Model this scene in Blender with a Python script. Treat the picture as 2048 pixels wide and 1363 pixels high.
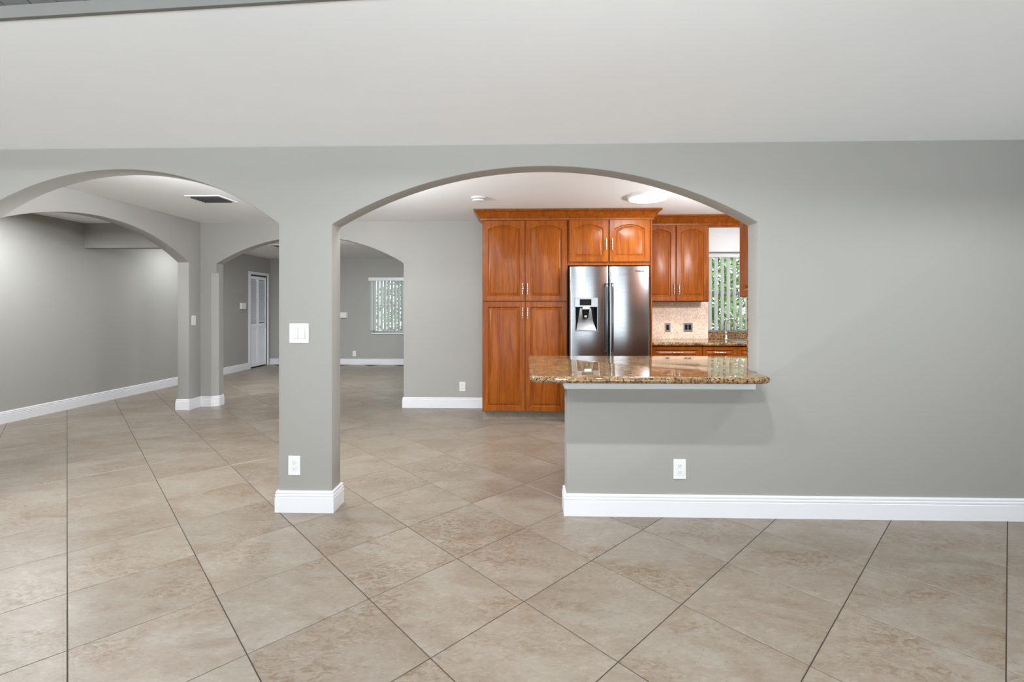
import bpy, bmesh, math, random
from mathutils import Vector, Matrix
random.seed(7)
scene = bpy.context.scene
for o in list(bpy.data.objects):
    bpy.data.objects.remove(o, do_unlink=True)

# ------------------------------------------------------------------ camera, world, exposure
cam_data = bpy.data.cameras.new('camera')
cam = bpy.data.objects.new('camera', cam_data)
scene.collection.objects.link(cam)
cam.location = (0, 0, 1.31)
cam.rotation_euler = (math.radians(90), 0, 0.0277)
cam_data.sensor_width = 36.0
cam_data.lens = 941.0 / 2048.0 * 36.0
cam_data.shift_y = -66.5 / 2048.0
cam_data.clip_start = 0.05
scene.camera = cam

world = bpy.data.worlds.new('overcast_sky')
scene.world = world
world.use_nodes = True
wbg = world.node_tree.nodes['Background']
wbg.inputs['Color'].default_value = (0.85, 0.94, 1.0, 1)
wbg.inputs['Strength'].default_value = 4.6

vs = scene.view_settings
vs.view_transform = 'Standard'
vs.look = 'None'
vs.gamma = 1.0
vs.use_curve_mapping = False
vs.exposure = 0.27

# lamp strengths (watts)
P_CAN = 15.5
P_ROOM = 95.0
P_KITCHEN = 18.0
P_FILL_GLOBE = 17.0
P_FILL_PENDANT = 56.0
P_LIVING = 64.0
P_FAR_FILL = 44.0

# ------------------------------------------------------------------ materials
def new_mat(name):
    m = bpy.data.materials.new(name)
    m.use_nodes = True
    nt = m.node_tree
    return m, nt, nt.nodes['Principled BSDF']

def N(nt, typ, **kw):
    n = nt.nodes.new(typ)
    for k, v in kw.items():
        setattr(n, k, v)
    return n

def plain(name, col, rough=0.5, metal=0.0, bump=0.0, bscale=200.0, coat=0.0, var=0.0, vscale=3.0, spec=0.5):
    m, nt, b = new_mat(name)
    b.inputs['Roughness'].default_value = rough
    b.inputs['Metallic'].default_value = metal
    b.inputs['Coat Weight'].default_value = coat
    b.inputs['Specular IOR Level'].default_value = spec
    tc = N(nt, 'ShaderNodeNewGeometry')
    nz = N(nt, 'ShaderNodeTexNoise')
    nz.inputs['Scale'].default_value = vscale
    nz.inputs['Detail'].default_value = 3
    nt.links.new(tc.outputs['Position'], nz.inputs['Vector'])
    rp = N(nt, 'ShaderNodeValToRGB')
    c0 = [max(0, c * (1 - var)) for c in col]
    c1 = [min(1, c * (1 + var)) for c in col]
    rp.color_ramp.elements[0].position = 0.3
    rp.color_ramp.elements[1].position = 0.7
    rp.color_ramp.elements[0].color = (*c0, 1)
    rp.color_ramp.elements[1].color = (*c1, 1)
    nt.links.new(nz.outputs['Fac'], rp.inputs['Fac'])
    nt.links.new(rp.outputs['Color'], b.inputs['Base Color'])
    if bump > 0:
        n2 = N(nt, 'ShaderNodeTexNoise')
        n2.inputs['Scale'].default_value = bscale
        nt.links.new(tc.outputs['Position'], n2.inputs['Vector'])
        bp = N(nt, 'ShaderNodeBump')
        bp.inputs['Strength'].default_value = bump
        bp.inputs['Distance'].default_value = 0.002
        nt.links.new(n2.outputs['Fac'], bp.inputs['Height'])
        nt.links.new(bp.outputs['Normal'], b.inputs['Normal'])
    return m

def emissive(name, col, strength):
    m, nt, b = new_mat(name)
    b.inputs['Base Color'].default_value = (0.9, 0.9, 0.9, 1)
    b.inputs['Emission Color'].default_value = (*col, 1)
    b.inputs['Emission Strength'].default_value = strength
    return m

def ramp(nt, stops, interp='LINEAR'):
    r = N(nt, 'ShaderNodeValToRGB')
    el = r.color_ramp.elements
    while len(el) > 1:
        el.remove(el[-1])
    el[0].position, el[0].color = stops[0][0], (*stops[0][1], 1)
    for p, c in stops[1:]:
        e = el.new(p)
        e.color = (*c, 1)
    r.color_ramp.interpolation = interp
    return r

def mixc(nt, a, b, fac, mode='MIX'):
    mx = N(nt, 'ShaderNodeMix', data_type='RGBA', blend_type=mode)
    for sock, val in ((0, fac), (6, a), (7, b)):
        if isinstance(val, bpy.types.NodeSocket):
            nt.links.new(val, mx.inputs[sock])
        elif sock == 0:
            mx.inputs[0].default_value = val
        else:
            mx.inputs[sock].default_value = (*val, 1)
    return mx.outputs[2]

def cherry_material():
    m, nt, b = new_mat('cherry_wood')
    tc = N(nt, 'ShaderNodeNewGeometry')
    mp = N(nt, 'ShaderNodeMapping')
    mp.inputs['Scale'].default_value = (22, 22, 1.5)
    nt.links.new(tc.outputs['Position'], mp.inputs['Vector'])
    oi = N(nt, 'ShaderNodeObjectInfo')
    mp2 = N(nt, 'ShaderNodeVectorMath', operation='ADD')
    sc = N(nt, 'ShaderNodeVectorMath', operation='SCALE')
    cmb = N(nt, 'ShaderNodeCombineXYZ')
    for i in range(3):
        nt.links.new(oi.outputs['Random'], cmb.inputs[i])
    sc.inputs['Scale'].default_value = 40
    nt.links.new(cmb.outputs[0], sc.inputs[0])
    nt.links.new(mp.outputs[0], mp2.inputs[0])
    nt.links.new(sc.outputs[0], mp2.inputs[1])
    n1 = N(nt, 'ShaderNodeTexNoise')
    n1.inputs['Scale'].default_value = 1.0
    n1.inputs['Detail'].default_value = 6
    n1.inputs['Distortion'].default_value = 1.2
    nt.links.new(mp2.outputs[0], n1.inputs['Vector'])
    r = ramp(nt, [(0.25, (0.160, 0.033, 0.0030)), (0.5, (0.236, 0.059, 0.0048)), (0.75, (0.306, 0.089, 0.008))])
    nt.links.new(n1.outputs['Fac'], r.inputs['Fac'])
    n2 = N(nt, 'ShaderNodeTexNoise')
    n2.inputs['Scale'].default_value = 7.0
    n2.inputs['Detail'].default_value = 8
    nt.links.new(mp2.outputs[0], n2.inputs['Vector'])
    r2 = ramp(nt, [(0.42, (1, 1, 1)), (0.72, (0.80, 0.72, 0.66))])
    nt.links.new(n2.outputs['Fac'], r2.inputs['Fac'])
    c = mixc(nt, r.outputs['Color'], r2.outputs['Color'], 1.0, 'MULTIPLY')
    nt.links.new(c, b.inputs['Base Color'])
    b.inputs['Roughness'].default_value = 0.30
    b.inputs['Coat Weight'].default_value = 0.0
    b.inputs['Specular IOR Level'].default_value = 0.2
    return m

def granite_material(name, stops, speck, rough, scale=1.0, speck_amt=0.56):
    m, nt, b = new_mat(name)
    tc = N(nt, 'ShaderNodeNewGeometry')
    n1 = N(nt, 'ShaderNodeTexNoise')
    n1.inputs['Scale'].default_value = 14 * scale
    n1.inputs['Detail'].default_value = 8
    n1.inputs['Roughness'].default_value = 0.7
    n1.inputs['Distortion'].default_value = 1.5
    nt.links.new(tc.outputs['Position'], n1.inputs['Vector'])
    r = ramp(nt, stops)
    nt.links.new(n1.outputs['Fac'], r.inputs['Fac'])
    n2 = N(nt, 'ShaderNodeTexNoise')
    n2.inputs['Scale'].default_value = 75 * scale
    n2.inputs['Detail'].default_value = 4
    n2.inputs['Roughness'].default_value = 0.65
    nt.links.new(tc.outputs['Position'], n2.inputs['Vector'])
    r2 = ramp(nt, [(speck_amt, (0, 0, 0)), (speck_amt + 0.05, (1, 1, 1))])
    nt.links.new(n2.outputs['Fac'], r2.inputs['Fac'])
    c = mixc(nt, r.outputs['Color'], speck, r2.outputs['Color'])
    n3 = N(nt, 'ShaderNodeTexVoronoi')
    n3.inputs['Scale'].default_value = 60 * scale
    nt.links.new(tc.outputs['Position'], n3.inputs['Vector'])
    r3 = ramp(nt, [(0.0, (0.82, 0.8, 0.78)), (0.5, (1.1, 1.1, 1.1))])
    nt.links.new(n3.outputs['Distance'], r3.inputs['Fac'])
    c2 = mixc(nt, c, r3.outputs['Color'], 0.8, 'MULTIPLY')
    nt.links.new(c2, b.inputs['Base Color'])
    b.inputs['Roughness'].default_value = rough
    return m

def tile_material():
    m, nt, b = new_mat('travertine_tile')
    tc = N(nt, 'ShaderNodeNewGeometry')
    oi = N(nt, 'ShaderNodeObjectInfo')
    cmb = N(nt, 'ShaderNodeCombineXYZ')
    for i in range(3):
        nt.links.new(oi.outputs['Random'], cmb.inputs[i])
    sc = N(nt, 'ShaderNodeVectorMath', operation='SCALE')
    sc.inputs['Scale'].default_value = 60
    nt.links.new(cmb.outputs[0], sc.inputs[0])
    rot = N(nt, 'ShaderNodeMapping')
    rot.inputs['Rotation'].default_value = (0, 0, math.radians(-14))
    rot.inputs['Scale'].default_value = (0.62, 1.25, 1)
    nt.links.new(tc.outputs['Position'], rot.inputs['Vector'])
    ad = N(nt, 'ShaderNodeVectorMath', operation='ADD')
    nt.links.new(rot.outputs[0], ad.inputs[0])
    nt.links.new(sc.outputs[0], ad.inputs[1])
    P = ad.outputs[0]
    n1 = N(nt, 'ShaderNodeTexNoise')
    n1.inputs['Scale'].default_value = 4.2
    n1.inputs['Detail'].default_value = 10
    n1.inputs['Roughness'].default_value = 0.70
    n1.inputs['Distortion'].default_value = 0.9
    nt.links.new(P, n1.inputs['Vector'])
    r1 = ramp(nt, [(0.30, (0.188, 0.142, 0.103)), (0.44, (0.226, 0.186, 0.147)), (0.58, (0.252, 0.219, 0.180)), (0.75, (0.274, 0.247, 0.212))])
    nt.links.new(n1.outputs['Fac'], r1.inputs['Fac'])
    # warm ochre patches
    n2 = N(nt, 'ShaderNodeTexNoise')
    n2.inputs['Scale'].default_value = 2.6
    n2.inputs['Detail'].default_value = 4
    nt.links.new(P, n2.inputs['Vector'])
    n3 = N(nt, 'ShaderNodeTexNoise')
    n3.inputs['Scale'].default_value = 22
    n3.inputs['Detail'].default_value = 7
    n3.inputs['Roughness'].default_value = 0.7
    n3.inputs['Distortion'].default_value = 2.2
    nt.links.new(P, n3.inputs['Vector'])
    r2 = ramp(nt, [(0.44, (0, 0, 0)), (0.60, (1, 1, 1))])
    nt.links.new(n2.outputs['Fac'], r2.inputs['Fac'])
    r3 = ramp(nt, [(0.46, (0, 0, 0)), (0.62, (1, 1, 1))])
    nt.links.new(n3.outputs['Fac'], r3.inputs['Fac'])
    pm = N(nt, 'ShaderNodeMath', operation='MULTIPLY')
    nt.links.new(r2.outputs['Color'], pm.inputs[0])
    nt.links.new(r3.outputs['Color'], pm.inputs[1])
    pm2 = N(nt, 'ShaderNodeMath', operation='MULTIPLY')
    nt.links.new(pm.outputs[0], pm2.inputs[0])
    pm2.inputs[1].default_value = 0.85
    c = mixc(nt, r1.outputs['Color'], (0.150, 0.088, 0.044), pm2.outputs[0])
    # fine pits and pale flecks
    n4 = N(nt, 'ShaderNodeTexNoise')
    n4.inputs['Scale'].default_value = 40
    n4.inputs['Distortion'].default_value = 1.0
    n4.inputs['Detail'].default_value = 8
    n4.inputs['Roughness'].default_value = 0.75
    nt.links.new(P, n4.inputs['Vector'])
    r4 = ramp(nt, [(0.30, (0.50, 0.45, 0.40)), (0.41, (0.90, 0.885, 0.87)), (0.55, (1, 1, 1)), (0.66, (1.26, 1.25, 1.22))])
    nt.links.new(n4.outputs['Fac'], r4.inputs['Fac'])
    c = mixc(nt, c, r4.outputs['Color'], 0.85, 'MULTIPLY')
    # each tile a little lighter or darker
    rb = ramp(nt, [(0.0, (0.93, 0.92, 0.90)), (1.0, (1.05, 1.05, 1.05))])
    nt.links.new(oi.outputs['Random'], rb.inputs['Fac'])
    c = mixc(nt, c, rb.outputs['Color'], 1.0, 'MULTIPLY')
    nt.links.new(c, b.inputs['Base Color'])
    b.inputs['Roughness'].default_value = 0.35
    bp = N(nt, 'ShaderNodeBump')
    bp.inputs['Strength'].default_value = 0.12
    bp.inputs['Distance'].default_value = 0.002
    nt.links.new(n4.outputs['Fac'], bp.inputs['Height'])
    nt.links.new(bp.outputs['Normal'], b.inputs['Normal'])
    return m

def steel_material():
    m, nt, b = new_mat('brushed_steel')
    tc = N(nt, 'ShaderNodeNewGeometry')
    mp = N(nt, 'ShaderNodeMapping')
    mp.inputs['Scale'].default_value = (4, 4, 900)
    nt.links.new(tc.outputs['Position'], mp.inputs['Vector'])
    nz = N(nt, 'ShaderNodeTexNoise')
    nz.inputs['Scale'].default_value = 1
    nt.links.new(mp.outputs[0], nz.inputs['Vector'])
    r = ramp(nt, [(0.3, (0.25, 0.255, 0.265)), (0.7, (0.32, 0.325, 0.335))])
    nt.links.new(nz.outputs['Fac'], r.inputs['Fac'])
    nt.links.new(r.outputs['Color'], b.inputs['Base Color'])
    b.inputs['Metallic'].default_value = 1
    b.inputs['Roughness'].default_value = 0.22
    return m

def glass_material():
    m, nt, b = new_mat('window_glass')
    out = nt.nodes['Material Output']
    nt.nodes.remove(b)
    tr = N(nt, 'ShaderNodeBsdfTransparent')
    tr.inputs['Color'].default_value = (0.95, 0.98, 0.97, 1)
    gl = N(nt, 'ShaderNodeBsdfGlossy')
    gl.inputs['Roughness'].default_value = 0.02
    fr = N(nt, 'ShaderNodeFresnel')
    fr.inputs['IOR'].default_value = 1.45
    mx = N(nt, 'ShaderNodeMixShader')
    nt.links.new(fr.outputs[0], mx.inputs[0])
    nt.links.new(tr.outputs[0], mx.inputs[1])
    nt.links.new(gl.outputs[0], mx.inputs[2])
    nt.links.new(mx.outputs[0], out.inputs['Surface'])
    return m

def slat_material():
    m, nt, b = new_mat('blind_vinyl')
    b.inputs['Base Color'].default_value = (0.80, 0.82, 0.80, 1)
    b.inputs['Roughness'].default_value = 0.5
    out = nt.nodes['Material Output']
    tl = N(nt, 'ShaderNodeBsdfTranslucent')
    tl.inputs['Color'].default_value = (0.85, 0.82, 0.84, 1)
    mx = N(nt, 'ShaderNodeMixShader')
    mx.inputs[0].default_value = 0.30
    nt.links.new(b.outputs[0], mx.inputs[1])
    nt.links.new(tl.outputs[0], mx.inputs[2])
    nt.links.new(mx.outputs[0], out.inputs['Surface'])
    return m

def leaf_material():
    m, nt, b = new_mat('leaf_green')
    tc = N(nt, 'ShaderNodeNewGeometry')
    nz = N(nt, 'ShaderNodeTexNoise')
    nz.inputs['Scale'].default_value = 9
    nt.links.new(tc.outputs['Position'], nz.inputs['Vector'])
    r = ramp(nt, [(0.3, (0.06, 0.14, 0.03)), (0.55, (0.16, 0.30, 0.06)), (0.75, (0.42, 0.52, 0.16))])
    nt.links.new(nz.outputs['Fac'], r.inputs['Fac'])
    nt.links.new(r.outputs['Color'], b.inputs['Base Color'])
    b.inputs['Roughness'].default_value = 0.4
    return m

M = {}
M['wall'] = plain('grey_wall_paint', (0.348, 0.339, 0.315), 0.6, bump=0.05, bscale=160, var=0.012, vscale=1.2, spec=0.25)
M['white'] = plain('white_ceiling_paint', (0.86, 0.865, 0.87), 0.75, bump=0.05, bscale=120, var=0.008, spec=0.2)
M['trim'] = plain('white_trim_paint', (0.74, 0.74, 0.765), 0.35, var=0.005)
M['plank'] = plain('grey_plank', (0.30, 0.29, 0.28), 0.6, var=0.10, vscale=6, bump=0.1, bscale=40)  # mid grey base colour with mottled variation
M['fascia'] = plain('grey_fascia', (0.25, 0.25, 0.24), 0.85, var=0.05, spec=0.1)  # grey base colour, a little darker than the planks
M['grout'] = plain('dark_grout', (0.060, 0.046, 0.034), 0.85, var=0.15, vscale=30)
M['tile'] = tile_material()
M['cherry'] = cherry_material()
M['granite'] = granite_material('gold_granite', [(0.30, (0.045, 0.026, 0.015)), (0.42, (0.17, 0.090, 0.038)), (0.52, (0.27, 0.165, 0.078)), (0.66, (0.37, 0.26, 0.15))], (0.028, 0.018, 0.013), 0.05, 1.0, 0.535)
M['splash'] = granite_material('beige_granite', [(0.30, (0.60, 0.41, 0.30)), (0.48, (0.76, 0.60, 0.47)), (0.65, (0.84, 0.71, 0.60))], (0.27, 0.18, 0.14), 0.12, 1.1, 0.60)
M['steel'] = steel_material()
M['darksteel'] = plain('dark_grey_enamel', (0.045, 0.045, 0.05), 0.4)
M['black'] = plain('black_plastic', (0.006, 0.006, 0.007), 0.5, spec=0.15)
M['chrome'] = plain('chrome', (0.80, 0.79, 0.77), 0.12, 1.0)
M['nickel'] = plain('satin_nickel', (0.55, 0.54, 0.52), 0.28, 1.0)
M['handle'] = plain('dark_brushed_steel', (0.16, 0.16, 0.17), 0.3, 1.0)
M['dispenser'] = plain('grey_brushed_steel', (0.30, 0.31, 0.32), 0.3, 1.0)
M['plastic'] = plain('white_plastic', (0.74, 0.74, 0.73), 0.3)
M['slot'] = plain('dark_slot', (0.05, 0.05, 0.05), 0.6)
M['slat'] = slat_material()
M['glass'] = glass_material()
M['alu'] = plain('grey_aluminium', (0.45, 0.45, 0.45), 0.4, 0.6)
M['led'] = emissive('led_diffuser', (1.0, 0.985, 0.96), 9.0)
M['ledsoft'] = emissive('recessed_lens', (1.0, 0.97, 0.93), 3.0)
M['leaf'] = leaf_material()
M['bark'] = plain('bark', (0.10, 0.07, 0.05), 0.9, var=0.3, vscale=20)
M['grass'] = plain('lawn', (0.10, 0.17, 0.05), 0.9, var=0.4, vscale=8)
M['doorwhite'] = plain('white_door_paint', (0.88, 0.90, 0.96), 0.4)
M['vent'] = plain('vent_enamel', (0.75, 0.75, 0.75), 0.4)
M['logo'] = plain('dark_lettering', (0.03, 0.03, 0.035), 0.4)

# ------------------------------------------------------------------ mesh helpers
COL = scene.collection

class MB:
    def __init__(self):
        self.v, self.f, self.smooth = [], [], False
    def add(self, vs_, fs):
        o = len(self.v)
        self.v += [tuple(p) for p in vs_]
        self.f += [tuple(i + o for i in f) for f in fs]
        return self
    def box(self, x0, x1, y0, y1, z0, z1):
        return self.add([(x0, y0, z0), (x1, y0, z0), (x1, y1, z0), (x0, y1, z0), (x0, y0, z1), (x1, y0, z1), (x1, y1, z1), (x0, y1, z1)],
                        [(0, 3, 2, 1), (4, 5, 6, 7), (0, 1, 5, 4), (1, 2, 6, 5), (2, 3, 7, 6), (3, 0, 4, 7)])
    def prism_y(self, poly, y0, y1):      # polygon in x,z pushed along y
        n = len(poly)
        self.add([(x, y0, z) for x, z in poly] + [(x, y1, z) for x, z in poly],
                 [tuple(range(n)), tuple(range(2 * n - 1, n - 1, -1))] + [(i, i + n, (i + 1) % n + n, (i + 1) % n) for i in range(n)])
        return self
    def prism_x(self, poly, x0, x1):      # polygon in y,z pushed along x
        n = len(poly)
        self.add([(x0, y, z) for y, z in poly] + [(x1, y, z) for y, z in poly],
                 [tuple(range(n)), tuple(range(2 * n - 1, n - 1, -1))] + [(i, i + n, (i + 1) % n + n, (i + 1) % n) for i in range(n)])
        return self
    def prism_z(self, poly, z0, z1):
        n = len(poly)
        self.add([(x, y, z0) for x, y in poly] + [(x, y, z1) for x, y in poly],
                 [tuple(range(n)), tuple(range(2 * n - 1, n - 1, -1))] + [(i, i + n, (i + 1) % n + n, (i + 1) % n) for i in range(n)])
        return self
    def lathe(self, prof, axis='z', seg=24, at=(0, 0, 0)):   # prof: (radius, height)
        vs_, fs = [], []
        for r, h in prof:
            for k in range(seg):
                a = 2 * math.pi * k / seg
                c_, s_ = r * math.cos(a), r * math.sin(a)
                p = {'z': (c_, s_, h), 'x': (h, c_, s_), 'y': (c_, h, s_)}[axis]
                vs_.append((p[0] + at[0], p[1] + at[1], p[2] + at[2]))
        for i in range(len(prof) - 1):
            for k in range(seg):
                fs.append((i * seg + k, i * seg + (k + 1) % seg, (i + 1) * seg + (k + 1) % seg, (i + 1) * seg + k))
        fs.append(tuple(range(seg - 1, -1, -1)))
        fs.append(tuple((len(prof) - 1) * seg + k for k in range(seg)))
        return self.add(vs_, fs)
    def tube(self, pts, r, seg=10):
        pts = [Vector(p) for p in pts]
        vs_, fs = [], []
        up = Vector((0.31, 0.17, 0.93)).normalized()
        for i, p in enumerate(pts):
            d = (pts[min(i + 1, len(pts) - 1)] - pts[max(i - 1, 0)]).normalized()
            a = d.cross(up)
            if a.length < 1e-3:
                a = d.cross(Vector((1, 0, 0)))
            a.normalize()
            b = d.cross(a).normalized()
            rr = r[i] if isinstance(r, (list, tuple)) else r
            for k in range(seg):
                t = 2 * math.pi * k / seg
                vs_.append(p + a * rr * math.cos(t) + b * rr * math.sin(t))
        for i in range(len(pts) - 1):
            for k in range(seg):
                fs.append((i * seg + k, i * seg + (k + 1) % seg, (i + 1) * seg + (k + 1) % seg, (i + 1) * seg + k))
        fs.append(tuple(range(seg - 1, -1, -1)))
        fs.append(tuple((len(pts) - 1) * seg + k for k in range(seg)))
        return self.add(vs_, fs)
    def sweep(self, path, prof, closed=False):   # path in x,y; prof: (outward offset to the right of travel, z)
        n = len(path)
        rings = []
        for i in range(n):
            p = Vector(path[i])
            dirs = []
            if closed or i > 0:
                dirs.append((p - Vector(path[(i - 1) % n])).normalized())
            if closed or i < n - 1:
                dirs.append((Vector(path[(i + 1) % n]) - p).normalized())
            nn = [Vector((d.y, -d.x)) for d in dirs]
            if len(nn) == 2:
                m_ = (nn[0] + nn[1])
                m_ = m_ / max(1e-6, m_.dot(nn[0]))
            else:
                m_ = nn[0]
            rings.append([(p.x + m_.x * d, p.y + m_.y * d, z) for d, z in prof])
        k = len(prof)
        vs_ = [q for r in rings for q in r]
        fs = []
        for i in range(n if closed else n - 1):
            j = (i + 1) % n
            for a in range(k):
                b = (a + 1) % k
                fs.append((i * k + a, j * k + a, j * k + b, i * k + b))
        if not closed:
            fs.append(tuple(range(k - 1, -1, -1)))
            fs.append(tuple((n - 1) * k + a for a in range(k)))
        return self.add(vs_, fs)
    def mesh(self, name, mat, bevel=0.0, smooth=None, seg=2):
        bm = bmesh.new()
        vv = [bm.verts.new(p) for p in self.v]
        for f in self.f:
            try:
                bm.faces.new([vv[i] for i in f])
            except ValueError:
                pass
        bmesh.ops.recalc_face_normals(bm, faces=bm.faces)
        if bevel > 0:
            ed = [e for e in bm.edges if len(e.link_faces) == 2 and e.calc_face_angle(0) > math.radians(50)]
            bmesh.ops.bevel(bm, geom=ed, offset=bevel, segments=seg, profile=0.5, affect='EDGES', clamp_overlap=True)
        if smooth is not None:
            for f in bm.faces:
                f.smooth = True
            for e in bm.edges:
                e.smooth = len(e.link_faces) == 2 and e.calc_face_angle(0) < math.radians(smooth)
        big = [f for f in bm.faces if len(f.verts) > 4]
        if big:
            bmesh.ops.triangulate(bm, faces=big, ngon_method='EAR_CLIP')
        me = bpy.data.meshes.new(name)
        bm.to_mesh(me)
        bm.free()
        me.materials.append(mat)
        return me
    def build(self, name, mat, parent=None, bevel=0.0, smooth=None, seg=2):
        return link(name, self.mesh(name, mat, bevel, smooth, seg), parent)

def link(name, data, parent=None, loc=None, rot=None):
    o = bpy.data.objects.new(name, data)
    COL.objects.link(o)
    if parent is not None:
        o.parent = parent
    if loc is not None:
        o.location = loc
    if rot is not None:
        o.rotation_euler = rot
    return o

def tag(o, label, cat=None, group=None, kind=None):
    o['label'] = label
    if cat:
        o['category'] = cat
    if group:
        o['group'] = group
    if kind:
        o['kind'] = kind
    return o

def thing(name, label, cat, loc=(0, 0, 0), rotz=0.0, group=None):
    o = link(name, None, None, loc, (0, 0, rotz))
    return tag(o, label, cat, group)

def struct(o, label, cat):
    return tag(o, label, cat, None, 'structure')

def lamp(name, parent, power, size, loc, shape='DISK', color=(0.93, 0.97, 1.0), rot=(0, 0, 0), sy=None, spread=180):
    ld = bpy.data.lights.new(name, 'AREA')
    ld.shape = shape
    ld.size = size
    if sy:
        ld.size_y = sy
    ld.energy = power
    ld.color = color
    ld.spread = math.radians(spread)
    return link(name, ld, parent, loc, rot)

def arc(x0, x1, zs, za, n=48):
    """points of a segmental arch from x0 to x1, spring height zs, apex za"""
    c, h = (x0 + x1) / 2, za - zs
    w = abs(x1 - x0) / 2
    R = (w * w + h * h) / (2 * h)
    return [(x0 + (x1 - x0) * i / n, za - R + math.sqrt(max(0, R * R - (x0 + (x1 - x0) * i / n - c) ** 2))) for i in range(n + 1)]

# ------------------------------------------------------------------ room constants (metres)
W1A, W1B = 2.985, 3.125          # arched wall nearest the camera
W2A, W2B = 6.135, 6.275          # arched wall behind the living area / kitchen back wall
XL = -5.90                       # long left wall
YF = 10.73                       # far wall
ZC = 2.44                        # flat ceiling
BXA, BXB = -4.46, -4.31          # arched beam running away from the camera
XR1, XR2 = 3.30, 3.70            # right walls: camera room, kitchen
YB = -3.3                        # rear wall behind the camera
SL = 0.25
def zv(y):
    return 2.345 + SL * (W1A - y)

# ------------------------------------------------------------------ floor with single tiles
floor = MB().box(XL - 0.15, 3.9, YB, YF + 0.15, -0.16, -0.0035).build('floor', M['grout'])
struct(floor, 'diagonal beige stone tile floor with thin dark grout', 'floor')
TS, TX, TY = 0.4937, -1.401, 0.7048
G = 0.0038
h = TS / 2 - G / 2
bmt = bmesh.new()
rings = []
for (ins, z) in ((0.0, -0.0034), (0.0, -0.0012), (0.0012, 0.0)):
    k = h - ins
    rings.append([bmt.verts.new((sx * k, sy * k, z)) for sx, sy in ((-1, -1), (1, -1), (1, 1), (-1, 1))])
for i in range(2):
    for j in range(4):
        bmt.faces.new((rings[i][j], rings[i][(j + 1) % 4], rings[i + 1][(j + 1) % 4], rings[i + 1][j]))
bmt.faces.new(rings[2])
tile_me = bpy.data.meshes.new('floor_tile')
bmt.to_mesh(tile_me)
bmt.free()
tile_me.materials.append(M['tile'])
rt2 = math.sqrt(0.5)
near, rest = [], []
for a in range(-16, 26):
    for b in range(-24, 16):
        x = TX + TS * (a + b + 1) * rt2
        y = TY + TS * (a - b) * rt2
        if not (XL - 0.1 < x < 3.75 and YB + 0.2 < y < YF + 0.05):
            continue
        vis = y > 1.35 and x > -1.15 * y - 0.5 and x < 1.08 * y + 0.5
        if y > 3.3 and x > 0.088 * y + 0.45:
            vis = False
        (near if vis else rest).append((math.hypot(x, y), x, y))
near.sort()
rest += near[300:]
for d, x, y in near[:300]:
    link('floor_tile', tile_me, floor, (x, y, 0), (0, 0, math.radians(45)))
mb = MB()
q = h * math.sqrt(2)
for d, x, y in rest:
    mb.add([(x - q, y, 0), (x, y - q, 0), (x + q, y, 0), (x, y + q, 0)], [(0, 1, 2, 3)])
o = mb.build('floor_tile', M['tile'], floor)
o['kind'] = 'stuff'

# ------------------------------------------------------------------ walls
# arched wall next to the camera: left arch, pillar, wide arch over the bar
LA0, LA1, BA0, BA1 = -3.69, -1.585, -1.238, 1.458
HW, HWZ = 0.262, 0.868
poly = [(XL, 0), (LA0, 0)] + arc(LA0, LA1, 1.85, 2.208) + [(LA1, 0), (BA0, 0)] + arc(BA0, BA1, 1.845, 2.207) + \
       [(BA1, HWZ), (HW, HWZ), (HW, 0), (3.9, 0), (3.9, 2.52), (XL, 2.52)]
wf = MB().prism_y(poly, W1A, W1B).build('wall_front', M['wall'], None, 0.006, 35)
struct(wf, 'grey arched partition wall with pillar and low bar wall', 'wall')

# wall behind: header on the left, pier, wide arch, plain wall, window hole
OA0, OA1 = -4.095, -1.592
WX0, WX1, WZ0, WZ1 = 2.353, 3.30, 0.985, 2.03
poly = [(XL, 2.11), (BXA, 2.11), (BXA, 0), (-4.165, 0), (-4.165, 1.78), (OA0, 1.78)] + arc(OA0, OA1, 1.895, 2.25) + [(OA1, 0), (WX0, 0), (WX0, ZC), (XL, ZC)]
mb = MB().prism_y(poly, W2A, W2B)
mb.prism_z([(-4.165, W2A), (OA0, W2A + 0.05), (OA0, W2B), (-4.165, W2B)], 0, 1.78)
wm = mb.build('wall_middle', M['wall'], None, 0.0, 35)
struct(wm, 'grey arched wall between living area and far room', 'wall')
mb = MB().box(WX0, 3.85, W2A, W2B, 0, WZ0).box(WX0, 3.85, W2A, W2B, WZ1, ZC).box(WX1, 3.85, W2A, W2B, WZ0, WZ1)
wk = mb.build('wall_kitchen', M['white'])
struct(wk, 'white wall around the kitchen window', 'wall')

# arched beam running away from the camera
poly = [(W1B, 0)] + [(3.45, 0)] + arc(3.45, 5.92, 1.89, 2.24) + [(5.92, 0), (W2A, 0), (W2A, ZC), (W1B, ZC)]
wb = MB().prism_x(poly, BXA, BXB).build('wall_side', M['wall'], None, 0.005, 35)
struct(wb, 'grey arched side wall between living area and left passage', 'wall')

# long left wall with closet doorway
DY0, DY1, DZ = 9.94, 10.60, 2.03
mb = MB().box(XL - 0.15, XL, YB, DY0, 0, 4.1).box(XL - 0.15, XL, DY1, YF + 0.15, 0, ZC).box(XL - 0.15, XL, DY0, DY1, DZ, ZC)
mb.box(XL - 0.65, XL - 0.6, DY0 - 0.1, DY1 + 0.1, -0.02, ZC).box(XL - 0.6, XL - 0.15, DY0 - 0.1, DY0 - 0.05, -0.02, ZC).box(XL - 0.6, XL - 0.15, DY1 + 0.05, DY1 + 0.1, -0.02, ZC)
mb.box(XL - 0.6, XL - 0.15, DY0 - 0.05, DY1 + 0.05, -0.05, -0.005).box(XL - 0.65, XL - 0.0, DY0 - 0.1, DY1 + 0.1, ZC, ZC + 0.05)
wl = mb.build('wall_left', M['wall'])
struct(wl, 'long grey wall along the left passage', 'wall')

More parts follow.
